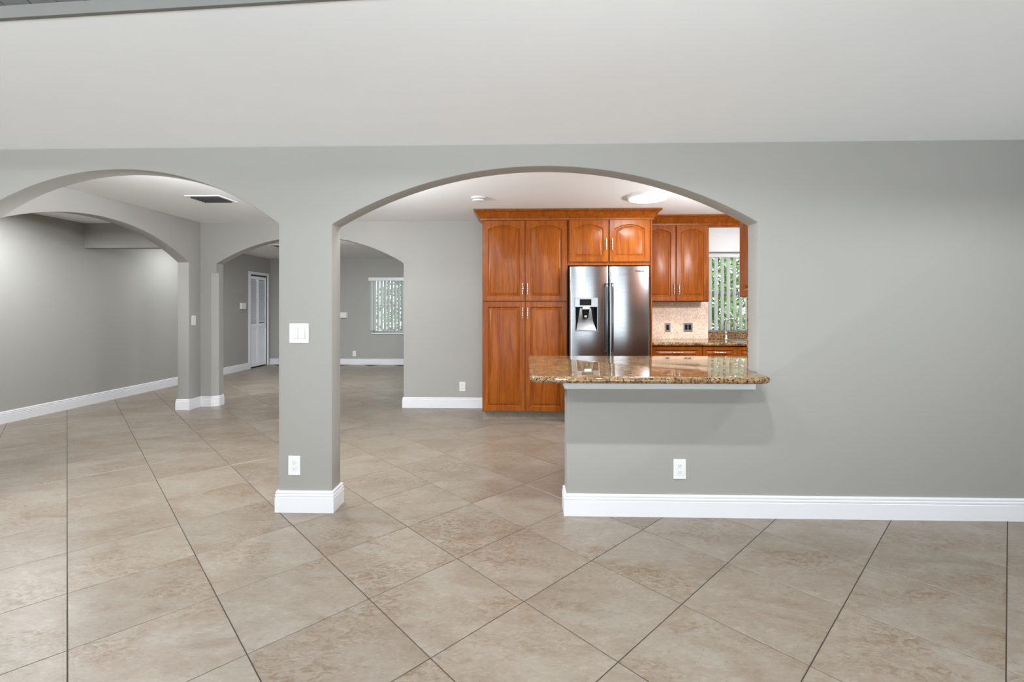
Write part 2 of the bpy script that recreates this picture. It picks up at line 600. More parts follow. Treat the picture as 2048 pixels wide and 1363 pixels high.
# far wall with window
FX0, FX1, FZ0, FZ1 = -3.50, -1.95, 0.74, 1.97
mb = MB().box(XL, FX0, YF, YF + 0.15, 0, ZC).box(FX1, 0.75, YF, YF + 0.15, 0, ZC).box(FX0, FX1, YF, YF + 0.15, 0, FZ0).box(FX0, FX1, YF, YF + 0.15, FZ1, ZC)
wb2 = mb.build('wall_back', M['wall'])
struct(wb2, 'dark grey far wall with blinds window', 'wall')
o = MB().box(0.60, 0.75, W2B, YF, 0, ZC).build('wall_far_right', M['wall'])
struct(o, 'grey side wall of the far room', 'wall')
o = MB().box(XR2, XR2 + 0.15, W1B, W2A, 0, ZC).build('wall_right', M['wall'])
struct(o, 'grey right wall of the kitchen', 'wall')
o = MB().box(XR1, XR1 + 0.15, YB, W1A, 0, 4.1).build('wall_near_right', M['wall'])
struct(o, 'grey right wall of the vaulted room', 'wall')
# rear wall with two wide openings added to let in soft fill light
mb = MB()
ops = [(-4.9, -1.6), (-0.9, 2.7)]
xs = [XL] + [v for p in ops for v in p] + [XR1]
for i in range(0, len(xs), 2):
    mb.box(xs[i], xs[i + 1], YB - 0.15, YB, 0, 4.1)
for a, b in ops:
    mb.box(a, b, YB - 0.15, YB, 2.25, 4.1)
o = mb.build('wall_rear', M['wall'])
struct(o, 'grey rear wall with two wide openings added for fill light', 'wall')

# ceilings
o = MB().box(XL - 0.1, 3.85, W1B - 0.02, W2B, ZC, ZC + 0.12).box(XL - 0.1, 0.75, W2B, YF + 0.15, ZC, ZC + 0.12).build('ceiling', M['white'])
struct(o, 'flat white ceiling over kitchen and living area', 'ceiling')

def edge_y(x):                       # where the white slope ends and the planks begin
    return 1.923 - 0.045 * x
e0, e1 = edge_y(XL), edge_y(XR1)
T = 0.05
vs_ = [(XL, W1A, zv(W1A)), (XR1, W1A, zv(W1A)), (XR1, e1, zv(e1)), (XL, e0, zv(e0))]
vs_ += [(x, y, z + T) for x, y, z in vs_]
o = MB().add(vs_, [(0, 1, 2, 3), (7, 6, 5, 4), (0, 4, 5, 1), (1, 5, 6, 2), (2, 6, 7, 3), (3, 7, 4, 0)]).build('ceiling_slope', M['white'])
struct(o, 'smooth white sloping ceiling above the arched wall', 'ceiling')
# grey fascia board along the edge of the white slope
D = 0.022
fv = []
for x, e in ((XL, e0), (XR1, e1)):
    fv += [(x, e - D, zv(e) - 0.003), (x, e, zv(e) - 0.003), (x, e, zv(e) + 0.052), (x, e - D, zv(e) + 0.052)]
o = MB().add(fv, [(0, 1, 2, 3), (7, 6, 5, 4), (0, 4, 5, 1), (1, 5, 6, 2), (2, 6, 7, 3), (3, 7, 4, 0)]).build('trim_1', M['fascia'], None, 0.002)
struct(o, 'grey fascia board at the edge of the white slope', 'trim')
# grey plank ceiling: one object per plank
pl_root = link('ceiling_planks', None, None, (0, 0, 0))
struct(pl_root, 'grey plank ceiling above the sloping edge', 'ceiling')
ang = math.atan(SL)
Llen = (2.32 - YB) / math.cos(ang)
pw = 0.128
pm = MB().box(-pw / 2 + 0.0025, pw / 2 - 0.0025, -Llen, 0, 0, 0.02).mesh('plank', M['plank'], 0.004, None, 1)
npk = int((XR1 - XL) / pw)
for i in range(npk + 1):
    link('plank', pm, pl_root, (XL + pw / 2 + i * pw - 0.01, 2.32, zv(2.32) + 0.078), (-ang, 0, 0))
o = MB().add([(XL - .15, 2.4, zv(2.4) + 0.1), (XR1 + .15, 2.4, zv(2.4) + 0.1), (XR1 + .15, YB - .15, zv(YB - .15) + 0.1), (XL - .15, YB - .15, zv(YB - .15) + 0.1),
              (XL - .15, 2.4, zv(2.4) + 0.16), (XR1 + .15, 2.4, zv(2.4) + 0.16), (XR1 + .15, YB - .15, zv(YB - .15) + 0.16), (XL - .15, YB - .15, zv(YB - .15) + 0.16)],
             [(0, 1, 2, 3), (7, 6, 5, 4), (0, 4, 5, 1), (1, 5, 6, 2), (2, 6, 7, 3), (3, 7, 4, 0)]).build('roof_deck', M['plank'], pl_root)

# baseboards: two grooves near the top
BB = [(0, 0), (0.017, 0), (0.017, 0.094), (0.0125, 0.097), (0.0125, 0.101), (0.016, 0.104), (0.016, 0.112), (0.0105, 0.115), (0.0105, 0.119), (0.013, 0.122), (0.013, 0.130), (0.009, 0.136), (0, 0.137)]
def baseboard(name, path, label, closed=False):
    o = MB().sweep(path, BB, closed).build(name, M['trim'])
    return struct(o, label, 'baseboard')
baseboard('baseboard_column', [(LA1, W1A), (LA1, W1B), (BA0, W1B), (BA0, W1A)][::-1], 'white stepped baseboard wrapped around the pillar', True)
baseboard('baseboard_front', [(HW, W1B), (HW, W1A), (XR1, W1A)], 'white stepped baseboard along the low bar wall')
baseboard('baseboard_front_left', [(XL, W1A), (LA0, W1A), (LA0, W1B), (BXB, W1B)], 'white baseboard left of the narrow arch')
baseboard('baseboard_middle', [(OA1, W2B), (OA1, W2A), (-0.505, W2A)], 'white baseboard between far arch and pantry')
baseboard('baseboard_pier', [(BXA, W2B), (BXA, 5.92), (BXB, 5.92), (BXB, W2A), (-4.165, W2A), (OA0, W2A + 0.05), (OA0, W2B)], 'white baseboard around the corner pier')
baseboard('baseboard_left', [(XL, W1B), (XL, DY0 - 0.06)][::1][::-1][::-1] if False else [(XL, W1B), (XL, DY0 - 0.062)], 'white baseboard along the long left wall')
baseboard('baseboard_back', [(XL, YF), (0.60, YF)], 'white baseboard along the far wall')

# ------------------------------------------------------------------ closet door (louvred bifold) in the left wall
dr = link('door_1', None, None, (XL, (DY0 + DY1) / 2, 0))
struct(dr, 'white louvred bifold closet door in the left wall', 'door')
W = DY1 - DY0
mb = MB()
mb.box(-0.02, 0.02, -W / 2 - 0.062, -W / 2, 0, DZ + 0.062).box(-0.02, 0.02, W / 2, W / 2 + 0.062, 0, DZ + 0.062).box(-0.02, 0.02, -W / 2, W / 2, DZ, DZ + 0.062)
mb.build('casing', M['trim'], dr, 0.004)
MB().box(-0.05, -0.02, -W / 2, W / 2, DZ - 0.03, DZ).build('track', M['slot'], dr)
for s in (-1, 1):
    y0, y1 = (-W / 2 + 0.004, -0.003) if s < 0 else (0.003, W / 2 - 0.004)
    zt = DZ - 0.032
    st = 0.035
    mb = MB()
    mb.box(-0.045, -0.015, y0, y0 + st, 0.025, zt).box(-0.045, -0.015, y1 - st, y1, 0.025, zt)
    mb.box(-0.045, -0.015, y0 + st, y1 - st, 0.025, 0.12).box(-0.045, -0.015, y0 + st, y1 - st, 0.86, 0.97).box(-0.045, -0.015, y0 + st, y1 - st, zt - 0.07, zt)
    leaf = mb.build('door_leaf', M['doorwhite'], dr, 0.003)
    MB().box(-0.038, -0.024, y0 + st, y1 - st, 0.12, 0.86).build('lower_panel', M['doorwhite'], leaf)
    mb = MB()
    z = 0.985
    while z < zt - 0.08:
        mb.add([(-0.046, y0 + st, z + 0.02), (-0.018, y0 + st, z), (-0.018, y1 - st, z), (-0.046, y1 - st, z + 0.02),
                (-0.046, y0 + st, z + 0.026), (-0.018, y0 + st, z + 0.006), (-0.018, y1 - st, z + 0.006), (-0.046, y1 - st, z + 0.026)],
               [(0, 1, 2, 3), (7, 6, 5, 4), (0, 4, 5, 1), (1, 5, 6, 2), (2, 6, 7, 3), (3, 7, 4, 0)])
        z += 0.026
    lv = mb.build('louvre', M['doorwhite'], leaf)
    lv['kind'] = 'stuff'
MB().lathe([(0.008, 0), (0.008, 0.02), (0.016, 0.028), (0.014, 0.04), (0.004, 0.043)], 'x', 16, (-0.015, 0.04, 0.915)).build('knob', M['trim'], dr, 0, 40)

# ------------------------------------------------------------------ windows and vertical blinds
def window(name, x0, x1, z0, z1, y0, y1, label, mull, rails):
    r = link(name, None, None, ((x0 + x1) / 2, y0, z0))
    struct(r, label, 'window')
    w, hh, d = (x1 - x0), z1 - z0, y1 - y0
    t = 0.035
    mb = MB().box(-w / 2, -w / 2 + t, d - 0.06, d - 0.01, 0, hh).box(w / 2 - t, w / 2, d - 0.06, d - 0.01, 0, hh).box(-w / 2 + t, w / 2 - t, d - 0.06, d - 0.01, 0, t).box(-w / 2 + t, w / 2 - t, d - 0.06, d - 0.01, hh - t, hh)
    mb.build('window_frame', M['alu'], r, 0.003)
    for m_ in mull:
        MB().box(m_ - 0.018, m_ + 0.018, d - 0.055, d - 0.015, t, hh - t).build('mullion', M['alu'], r)
    cols = [-w / 2 + t] + list(mull) + [w / 2 - t]
    for z in rails:
        MB().box(-w / 2 + t, w / 2 - t, d - 0.052, d - 0.018, z - 0.02, z + 0.02).build('rail', M['alu'], r)
    rows = [t] + list(rails) + [hh - t]
    for i in range(len(cols) - 1):
        for j in range(len(rows) - 1):
            MB().box(cols[i], cols[i + 1], d - 0.038, d - 0.034, rows[j], rows[j + 1]).build('pane', M['glass'], r)
    return r
w1 = window('window_1', WX0, WX1, WZ0, WZ1, W2A, W2B, 'kitchen window over the sink with green garden outside', [], [0.52])
w2 = window('window_2', FX0, FX1, FZ0, FZ1, YF, YF + 0.15, 'far room window behind vertical blinds', [0.0], [0.62])
MB().box(-(FX1 - FX0) / 2 - 0.02, (FX1 - FX0) / 2 + 0.02, -0.035, 0.09, -0.03, 0.0).build('window_sill', M['trim'], w2, 0.004)
for s in (-1, 1):
    MB().box(s * (WX1 - WX0) / 2 - 0.002, s * (WX1 - WX0) / 2 + 0.002, 0.0, 0.08, 0, WZ1 - WZ0).build('reveal', M['trim'], w1)

def blinds(x0, x1, y, ztop, zbot, pitch, angle, label, rail_h, wid=0.089):
    r = thing('vertical_blinds', label, 'blinds', ((x0 + x1) / 2, y, zbot))
    w = x1 - x0
    hh = ztop - zbot
    MB().box(-w / 2 - 0.02, w / 2 + 0.02, -0.045, 0.03, hh - rail_h, hh).build('headrail', M['trim'], r, 0.004)
    n = 6
    pts = []
    for i in range(n + 1):
        t = i / n - 0.5
        pts.append((t * wid, 0.006 * (1 - 4 * t * t)))
    vs_, fs = [], []
    for z in (0.012, hh - rail_h):
        for (a, b) in pts:
            vs_.append((a, b, z))
        for (a, b) in pts:
            vs_.append((a, b + 0.0012, z))
    k = n + 1
    for i in range(n):
        fs.append((i, i + 1, 2 * k + i + 1, 2 * k + i))
        fs.append((k + i, 3 * k + i, 3 * k + i + 1, k + i + 1))
    sm = MB().add(vs_, fs).mesh('slat', M['slat'], 0, 60)
    cnt = int(w / pitch)
    for i in range(cnt):
        link('slat', sm, r, (-w / 2 + pitch * (i + 0.5), -0.008, 0), (0, 0, math.radians(angle + random.uniform(-4, 4))))
    MB().tube([(-w / 2 + 0.02, -0.05, hh - rail_h), (-w / 2 + 0.02, -0.052, hh * 0.45)], 0.003, 8).build('wand', M['trim'], r)
    return r
blinds(WX0 + 0.005, WX1 - 0.005, W2A + 0.045, 2.005, 1.005, 0.079, 41, 'white vertical blinds half open over the kitchen sink', 0.045)
blinds(FX0 - 0.05, FX1 + 0.05, YF - 0.05, 2.0, 0.775, 0.079, 57, 'white vertical blinds on the far room window', 0.075)

# ------------------------------------------------------------------ cherry cabinets
CH = M['cherry']
def door_mesh(name, w, hgt, rise, frame=0.058, t=0.021):
    """raised panel door; face towards -y, lower left corner at origin"""
    n = 14
    def loop(ins, arch, y):
        pts = [(ins, ins), (w - ins, ins)]
        xr, xl = w - ins, ins
        top = hgt - ins
        if arch <= 0:
            for i in range(n + 1):
                pts.append((xr + (xl - xr) * i / n, top))
        else:
            for i in range(n + 1):
                u = i / n
                pts.append((xr + (xl - xr) * u, top - arch + arch * (1 - (2 * u - 1) ** 2)))
        return [(x, y, z) for x, z in pts]
    f = frame
    L = [loop(0.0, 0, 0.0), loop(0.0, 0, -t + 0.004), loop(0.004, 0, -t), loop(f, rise, -t), loop(f + 0.010, rise, -t + 0.012), loop(f + 0.016, rise, -t + 0.012),
         loop(f + 0.034, rise, -t + 0.002), loop(f + 0.040, rise, -t)]
    k = n + 3
    vs_ = [p for l in L for p in l]
    fs = []
    for i in range(len(L) - 1):
        for a in range(k):
            b = (a + 1) % k
            fs.append((i * k + a, i * k + b, (i + 1) * k + b, (i + 1) * k + a))
    fs.append(tuple(range(k - 1, -1, -1)))
    fs.append(tuple((len(L) - 1) * k + a for a in range(k)))
    return MB().add(vs_, fs).mesh(name, CH, 0, 28)

def pull_mesh(length, vertical=True):
    mb = MB()
    prof = [(0.002, -length / 2), (0.0045, -length / 2 + 0.003)]
    nb = 5
    for i in range(nb):
        c0 = -length / 2 + length * (i + 0.5) / nb
        q_ = length / nb / 2
        rr = (0.0048, 0.0058, 0.0068, 0.0058, 0.0048)[i]
        prof += [(0.0034, c0 - q_ * 0.92), (rr, c0 - q_ * 0.5), (rr, c0 + q_ * 0.5), (0.0034, c0 + q_ * 0.92)]
    prof += [(0.0045, length / 2 - 0.003), (0.002, length / 2)]
    ax = 'z' if vertical else 'x'
    mb.lathe(prof, ax, 12, (0, -0.028, 0))
    for s in (-1, 1):
        c0 = s * length * 0.33
        at = (0, -0.028, c0) if vertical else (c0, -0.028, 0)
        mb.lathe([(0.0035, 0), (0.0035, 0.022), (0.007, 0.026), (0.007, 0.028)], 'y', 10, at)
    return mb.mesh('handle', M['chrome'], 0, 40)
PULL_V = pull_mesh(0.135)
PULL_H = pull_mesh(0.135, False)

def add_door(parent, x0, x1, z0, z1, y, rise, hx=None, hz=None, horizontal=False, name='door', frame=0.058):
    d = link(name, door_mesh(name, x1 - x0 - 0.004, z1 - z0 - 0.004, rise, frame), parent, (x0 + 0.002, y, z0 + 0.002))
    if hx is not None:
        link('handle', PULL_H if horizontal else PULL_V, d, (hx - x0 - 0.002, -0.021, hz - z0 - 0.002))
    return d

# tall pantry cabinet; local origin at front left bottom of the carcass
YP = 5.472
p = thing('pantry_cabinet', 'tall cherry pantry cabinet with four doors beside the refrigerator', 'cabinet', (-0.497, YP, 0))
pwid = 0.99
MB().box(0, pwid, 0, W2A - YP - 0.002, 0.105, 2.345).build('body', CH, p, 0.002)
MB().box(0.0, pwid, 0.055, 0.075, 0, 0.105).build('toe_kick', M['tile'], p)
mid = 0.497
add_door(p, 0.004, mid, 0.107, 1.379, 0, 0, mid - 0.026, 1.245)
add_door(p, mid, pwid - 0.006, 0.107, 1.379, 0, 0, mid + 0.030, 1.245)
add_door(p, 0.004, mid, 1.385, 2.325, 0, 0.045, mid - 0.026, 1.527)
add_door(p, mid, pwid - 0.006, 1.385, 2.325, 0, 0.045, mid + 0.030, 1.527)

# cabinet over the refrigerator
c = thing('fridge_cabinet', 'short cherry cabinet with two arched doors above the refrigerator', 'cabinet', (0.497, YP, 1.80))
cw = 0.945
MB().box(0, cw, 0, W2A - YP - 0.002, 0, 0.545).build('body', CH, c, 0.002)
add_door(c, 0.010, 0.466, 0.036, 0.532, 0, 0.05, 0.466 - 0.03, 0.24)
add_door(c, 0.474, cw - 0.004, 0.036, 0.532, 0, 0.05, 0.474 + 0.03, 0.24)
MB().box(0.947, 0.965, -0.018, W2A - YP - 0.002, -1.80, 0.545).build('side_panel', CH, c, 0.002)

# crown mouldings
CR = [(0, 2.322), (0.012, 2.322), (0.014, 2.342), (0.022, 2.348), (0.036, 2.362), (0.062, 2.40), (0.080, 2.416), (0.090, 2.420), (0.090, 2.436), (0, 2.436)]
y0 = YP - 0.022
o = MB().sweep([(-0.500, W2A - 0.002), (-0.500, y0), (1.465, y0), (1.465, W2A - 0.002)], CR).build('crown_moulding', CH, None, 0, 30)
tag(o, 'wide cherry crown moulding above pantry and refrigerator cabinet', 'moulding')

# wall cabinet right of the refrigerator
YU = 5.862
u = thing('wall_cabinet', 'cherry wall cabinet with two arched doors over the beige backsplash', 'cabinet', (1.465, YU, 1.385))
uw = 0.795
MB().box(0, uw, 0, W2A - YU - 0.002, 0, 0.955).build('body', CH, u, 0.002)
add_door(u, 0.002, 0.39, 0.004, 0.95, 0, 0.045, 0.39 - 0.026, 0.15)
add_door(u, 0.394, uw - 0.002, 0.004, 0.95, 0, 0.045, 0.394 + 0.028, 0.15)
y0 = YU - 0.022
CR2 = [(d, z) for d, z in CR]
o = MB().sweep([(1.558, y0), (XR2 - 0.002, y0)], CR2).build('crown_moulding', CH, None, 0, 30)
tag(o, 'cherry crown moulding running over wall cabinet and kitchen window', 'moulding')
o = MB().box(2.262, XR2 - 0.002, YU - 0.02, YU, 2.295, 2.345).build('valance_board', CH, None, 0.002)
tag(o, 'cherry valance board spanning above the kitchen window', 'valance')
# cabinet hung on the back of the arched wall (its panelled end shows beside the right jamb)
e = thing('end_cabinet', 'cherry wall cabinet end hanging beside the right arch jamb', 'cabinet', (1.555, W1B, 1.385))
MB().box(0, 1.2, 0.002, 0.30, 0, 1.05).build('body', CH, e, 0.002)
dm = door_mesh('end_face', 0.30, 1.05, 0.05, 0.05, 0.014)
link('end_face', dm, e, (0, 0.302, 0), (0, 0, -math.pi / 2))
for i in range(2):
    o = link('door', door_mesh('door', 0.595, 1.04, 0.07), e, (0.6 * (i + 1) - 0.002, 0.30, 0.005), (0, 0, math.pi))
    link('handle', PULL_V, o, (0.56 if i == 1 else 0.035, -0.021, 0.13))

# base cabinets under the kitchen window
YBc = 5.545
specs = [(1.467, 2.058, 'cherry base cabinet with a wide drawer next to the refrigerator'),
         (2.058, 2.462, 'narrow cherry base cabinet left of the sink'),
         (2.462, 3.30, 'cherry sink base cabinet below the kitchen window')]
for x0, x1, lab in specs:
    b_ = thing('base_cabinet', lab, 'cabinet', (x0, YBc, 0))
    w = x1 - x0
    mb = MB().box(0.001, w - 0.001, 0, W2A - YBc - 0.002, 0.105, 0.70)
    mb.box(0.001, w - 0.001, 0, 0.02, 0.70, 0.866).box(0.001, 0.02, 0.02, W2A - YBc - 0.002, 0.70, 0.866).box(w - 0.02, w - 0.001, 0.02, W2A - YBc - 0.002, 0.70, 0.866)
    mb.build('body', CH, b_, 0.002)
    MB().box(0.001, w - 0.001, 0.055, 0.075, 0, 0.105).build('toe_kick', M['tile'], b_)
    if x0 > 2.4:
        for i in range(2):
            add_door(b_, w / 2 * i, w / 2 * (i + 1), 0.70, 0.862, 0, 0, w / 2 * (i + 0.5), 0.793, True, 'drawer', 0.04)
    else:
        add_door(b_, 0, w, 0.70, 0.862, 0, 0, w / 2, 0.793, True, 'drawer', 0.04)
    nd = 1 if w < 0.45 else 2
    for i in range(nd):
        add_door(b_, w / nd * i, w / nd * (i + 1), 0.107, 0.694, 0, 0, w / nd * (i + (0.9 if i == 0 else 0.1)), 0.60)
# corner filler cabinet to the right wall
b_ = thing('base_cabinet', 'cherry base cabinet in the corner right of the sink', 'cabinet', (3.30, YBc, 0))
MB().box(0.001, 0.398, 0, W2A - YBc - 0.002, 0.105, 0.866).build('body', CH, b_, 0.002)
MB().box(0.001, 0.398, 0.055, 0.075, 0, 0.105).build('toe_kick', M['tile'], b_)
add_door(b_, 0, 0.398, 0.70, 0.862, 0, 0, 0.2, 0.793, True, 'drawer', 0.04)
add_door(b_, 0, 0.398, 0.107, 0.694, 0, 0, 0.04, 0.60)

# back worktop with hole for the sink
def rounded_edge_prof():
    return [(0, 0), (0.006, 0.0), (0.016, 0.006), (0.02, 0.02), (0.016, 0.034), (0.006, 0.04), (0, 0.04)]
SX0, SX1, SY0, SY1 = 2.52, 3.22, 5.64, 6.02
mb = MB()
yf = 5.505
mb.box(1.467, SX0, yf, W2A - 0.001, 0.868, 0.908).box(SX1, XR2 - 0.001, yf, W2A - 0.001, 0.868, 0.908)
mb.box(SX0, SX1, yf, SY0, 0.868, 0.908).box(SX0, SX1, SY1, W2A - 0.001, 0.868, 0.908)
mb.prism_x([(yf, 0.868), (yf - 0.006, 0.870), (yf - 0.015, 0.878), (yf - 0.018, 0.888), (yf - 0.015, 0.898), (yf - 0.006, 0.906), (yf, 0.908)], 1.467, XR2 - 0.001)
ct = mb.build('worktop', M['granite'])
tag(ct, 'brown granite worktop along the kitchen back wall', 'countertop')
mb = MB().box(1.467, WX0, W2A - 0.018, W2A - 0.0005, 0.909, 1.384)
o = mb.build('backsplash', M['splash'])
tag(o, 'pale beige granite backsplash below the wall cabinet', 'backsplash')
mb = MB().box(WX0 + 0.001, XR2 - 0.001, W2A - 0.018, W2A - 0.0005, 0.909, WZ0 - 0.001)
mb.box(WX0 + 0.002, WX1 - 0.002, W2A - 0.022, W2A + 0.075, WZ0 - 0.0005, WZ0 + 0.016)
o = mb.build('window_ledge', M['granite'], None, 0.002)
tag(o, 'brown granite ledge and upstand under the kitchen window', 'ledge')

# sink and tap
s = thing('sink', 'stainless steel sink set in the granite worktop', 'sink', ((SX0 + SX1) / 2, (SY0 + SY1) / 2, 0.908))
w, d = (SX1 - SX0) / 2, (SY1 - SY0) / 2
def rect(a, b, z):
    return [(-a, -b, z), (a, -b, z), (a, b, z), (-a, b, z)]
R = [rect(w + 0.022, d + 0.022, 0.001), rect(w + 0.02, d + 0.02, 0.006), rect(w - 0.004, d - 0.004, 0.006), rect(w - 0.015, d - 0.015, -0.17), rect(w - 0.006, d - 0.006, -0.18)]
R = R[:4]
vs_ = [p_ for r in R for p_ in r]
fs = [(i * 4 + a, i * 4 + (a + 1) % 4, (i + 1) * 4 + (a + 1) % 4, (i + 1) * 4 + a) for i in range(3) for a in range(4)] + [(12, 13, 14, 15)]
MB().add(vs_, fs).build('basin', M['nickel'], s)
MB().lathe([(0.04, -0.169), (0.04, -0.167), (0.03, -0.166)], 'z', 20).build('drain', M['chrome'], s)
t_ = thing('faucet', 'chrome gooseneck faucet behind the kitchen sink', 'faucet', (2.555, 6.058, 0.909))
MB().lathe([(0.027, 0), (0.027, 0.012), (0.017, 0.03), (0.015, 0.09), (0.012, 0.10)], 'z', 20).build('base', M['chrome'], t_, 0, 40)
pts = [(0, 0, 0.09), (0, 0, 0.20)] + [(0.06 - 0.06 * math.cos(a), -0.02 * (1 - math.cos(a)), 0.20 + 0.065 * math.sin(a)) for a in [math.pi * i / 14 for i in range(1, 15)]] + [(0.12, -0.04, 0.165)]
MB().tube(pts, 0.0105, 12).build('spout', M['chrome'], t_, 0, 50)
MB().tube([(0.0, -0.014, 0.06), (-0.02, -0.05, 0.075), (-0.035, -0.085, 0.085)], [0.007, 0.006, 0.005], 10).build('lever', M['chrome'], t_, 0, 50)

# ------------------------------------------------------------------ refrigerator
FXa, FXb, YFr = 0.503, 1.405, 5.335
fr = thing('refrigerator', 'stainless side by side refrigerator with ice and water dispenser', 'refrigerator', ((FXa + FXb) / 2, YFr, 0))
hw = (FXb - FXa) / 2
MB().box(-hw + 0.004, hw - 0.004, 0.065, 0.74, 0.02, 1.765).build('body', M['darksteel'], fr, 0.004)
for sx in (-1, 1):
    for yy in (0.1, 0.68):
        MB().lathe([(0.02, 0), (0.02, 0.02)], 'z', 12, (sx * (hw - 0.06), yy, 0)).build('foot', M['black'], fr)
gx = -0.008    # seam between the doors
def fridge_door(x0, x1, z0, z1, hole=None, name='freezer_door'):
    def yb(x):
        u_ = (x - x0) / (x1 - x0)
        bow = 0.022 * (1 - (2 * u_ - 1) ** 2)
        edge = min(u_, 1 - u_) * (x1 - x0)
        rr = 0.014
        ed = 0.0 if edge > rr else (rr - math.sqrt(max(0, rr * rr - (rr - edge) ** 2)))
        return -bow + ed
    n = 36
    xs_ = [x0, x0 + 0.002, x0 + 0.005, x0 + 0.009] + [x0 + 0.014 + (x1 - x0 - 0.028) * i / n for i in range(n + 1)] + [x1 - 0.009, x1 - 0.005, x1 - 0.002, x1]
    zs_ = [z0, z1]
    if hole:
        xs_ = sorted([x for x in xs_ if abs(x - hole[0]) > 0.003 and abs(x - hole[1]) > 0.003] + [hole[0], hole[1]])
        zs_ = [z0, hole[2], hole[3], z1]
    vs_, fs = [], []
    for z in zs_:
        for x in xs_:
            vs_.append((x, yb(x), z))
    nx = len(xs_)
    for j in range(len(zs_) - 1):
        for i in range(nx - 1):
            if hole and j == 1 and hole[0] - 1e-6 <= xs_[i] < hole[1] - 1e-6:
                continue
            fs.append((j * nx + i, j * nx + i + 1, (j + 1) * nx + i + 1, (j + 1) * nx + i))
    base = len(vs_)
    for z in (z0, z1):
        vs_ += [(x0, 0.06, z), (x1, 0.06, z)]
    top = (len(zs_) - 1) * nx
    fs.append(tuple([base, base + 1] + [i for i in range(nx - 1, -1, -1)]))
    fs.append(tuple([base + 3, base + 2] + [top + i for i in range(nx)]))
    fs.append((base, 0, nx * 0, base + 2) if False else tuple([base] + [base + 2] + [j * nx for j in range(len(zs_) - 1, -1, -1)]))
    fs.append(tuple([base + 3] + [base + 1] + [j * nx + nx - 1 for j in range(len(zs_))]))
    fs.append((base, base + 2, base + 3, base + 1))
    return MB().add(vs_, fs).build(name, M['steel'], fr, 0, 30)
fxc = (FXa + FXb) / 2
hole = (0.566 - fxc, 0.812 - fxc, 1.055, 1.315)
dl = fridge_door(-hw, gx - 0.003, 0.06, 1.775, hole)
dr_ = fridge_door(gx + 0.003, hw, 0.06, 1.775, None, 'fridge_door')
MB().box(-hw + 0.01, hw - 0.01, 0.03, 0.06, 0.02, 0.058).build('kick_grille', M['black'], fr)
# handles: slim bars on both sides of the seam
for x in (gx - 0.032, gx + 0.032):
    zc = [(0.81, -0.012), (0.82, -0.04), (0.86, -0.058), (1.2, -0.062), (1.54, -0.058), (1.58, -0.04), (1.59, -0.012)]
    vs_, fs = [], []
    hwid = 0.0115
    for z, yy in zc:
        vs_ += [(x - hwid, yy + 0.004, z), (x - hwid * 0.6, yy - 0.006, z), (x + hwid * 0.6, yy - 0.006, z), (x + hwid, yy + 0.004, z), (x + hwid, yy + 0.014, z), (x - hwid, yy + 0.014, z)]
    for i in range(len(zc) - 1):
        for a in range(6):
            fs.append((i * 6 + a, i * 6 + (a + 1) % 6, (i + 1) * 6 + (a + 1) % 6, (i + 1) * 6 + a))
    fs += [tuple(range(5, -1, -1)), tuple((len(zc) - 1) * 6 + a for a in range(6))]
    MB().add(vs_, fs).build('handle', M['handle'], fr, 0, 50)
# dispenser
dx0, dx1 = hole[0], hole[1]
disp = MB()
yo = -0.024
mx_ = (dx0 + dx1) / 2
# recess walls
z0, z1 = hole[2], hole[3]
disp.add([(dx0, yo + 0.002, z0), (dx1, yo + 0.002, z0), (dx1, yo + 0.002, z1), (dx0, yo + 0.002, z1), (dx0 + 0.02, 0.055, z0 + 0.09), (dx1 - 0.02, 0.055, z0 + 0.09), (dx1 - 0.02, 0.055, z1), (dx0 + 0.02, 0.055, z1)],
         [(0, 3, 7, 4), (1, 5, 6, 2), (3, 2, 6, 7), (4, 7, 6, 5), (0, 4, 5, 1)])
d_root = disp.build('dispenser', M['black'], fr)
MB().add([(mx_ - 0.062, 0.050, z1 - 0.01), (mx_ + 0.062, 0.050, z1 - 0.01), (mx_ + 0.085, 0.048, z0 + 0.105), (mx_ - 0.085, 0.048, z0 + 0.105), (dx1 - 0.012, yo, z0 + 0.004), (dx0 + 0.012, yo, z0 + 0.004)],
         [(0, 1, 2, 3), (3, 2, 4, 5)]).build('tray', M['dispenser'], d_root, 0, 40)
mb = MB()
mb.box(dx0 - 0.008, dx1 + 0.008, yo - 0.004, -0.004, z1, z1 + 0.105)
pnl = mb.build('control_panel', M['dispenser'], d_root, 0.005)
MB().box(mx_ - 0.075, mx_ + 0.055, yo - 0.0055, yo - 0.0035, z1 + 0.022, z1 + 0.09).build('display', M['black'], d_root)
MB().prism_x([(yo - 0.008, z1 - 0.025), (yo - 0.012, z1 + 0.015), (0.02, z1 + 0.015), (0.02, z1 - 0.025)], mx_ - 0.045, mx_ + 0.04).build('chute', M['chrome'], d_root, 0.004)
mb = MB().add([(mx_ - 0.042, -0.012, z1 - 0.025), (mx_ + 0.036, -0.012, z1 - 0.025), (mx_ + 0.026, 0.012, z1 - 0.125), (mx_ - 0.032, 0.012, z1 - 0.125),
               (mx_ - 0.042, 0.004, z1 - 0.025), (mx_ + 0.036, 0.004, z1 - 0.025), (mx_ + 0.026, 0.026, z1 - 0.125), (mx_ - 0.032, 0.026, z1 - 0.125)],
              [(0, 1, 2, 3), (7, 6, 5, 4), (0, 4, 5, 1), (1, 5, 6, 2), (2, 6, 7, 3), (3, 7, 4, 0)])
mb.build('paddle', M['black'], d_root, 0.004)
MB().box(mx_ - 0.018, mx_ + 0.012, 0.004, 0.012, z1 - 0.115, z1 - 0.06).build('paddle_face', M['dispenser'], d_root, 0.002)
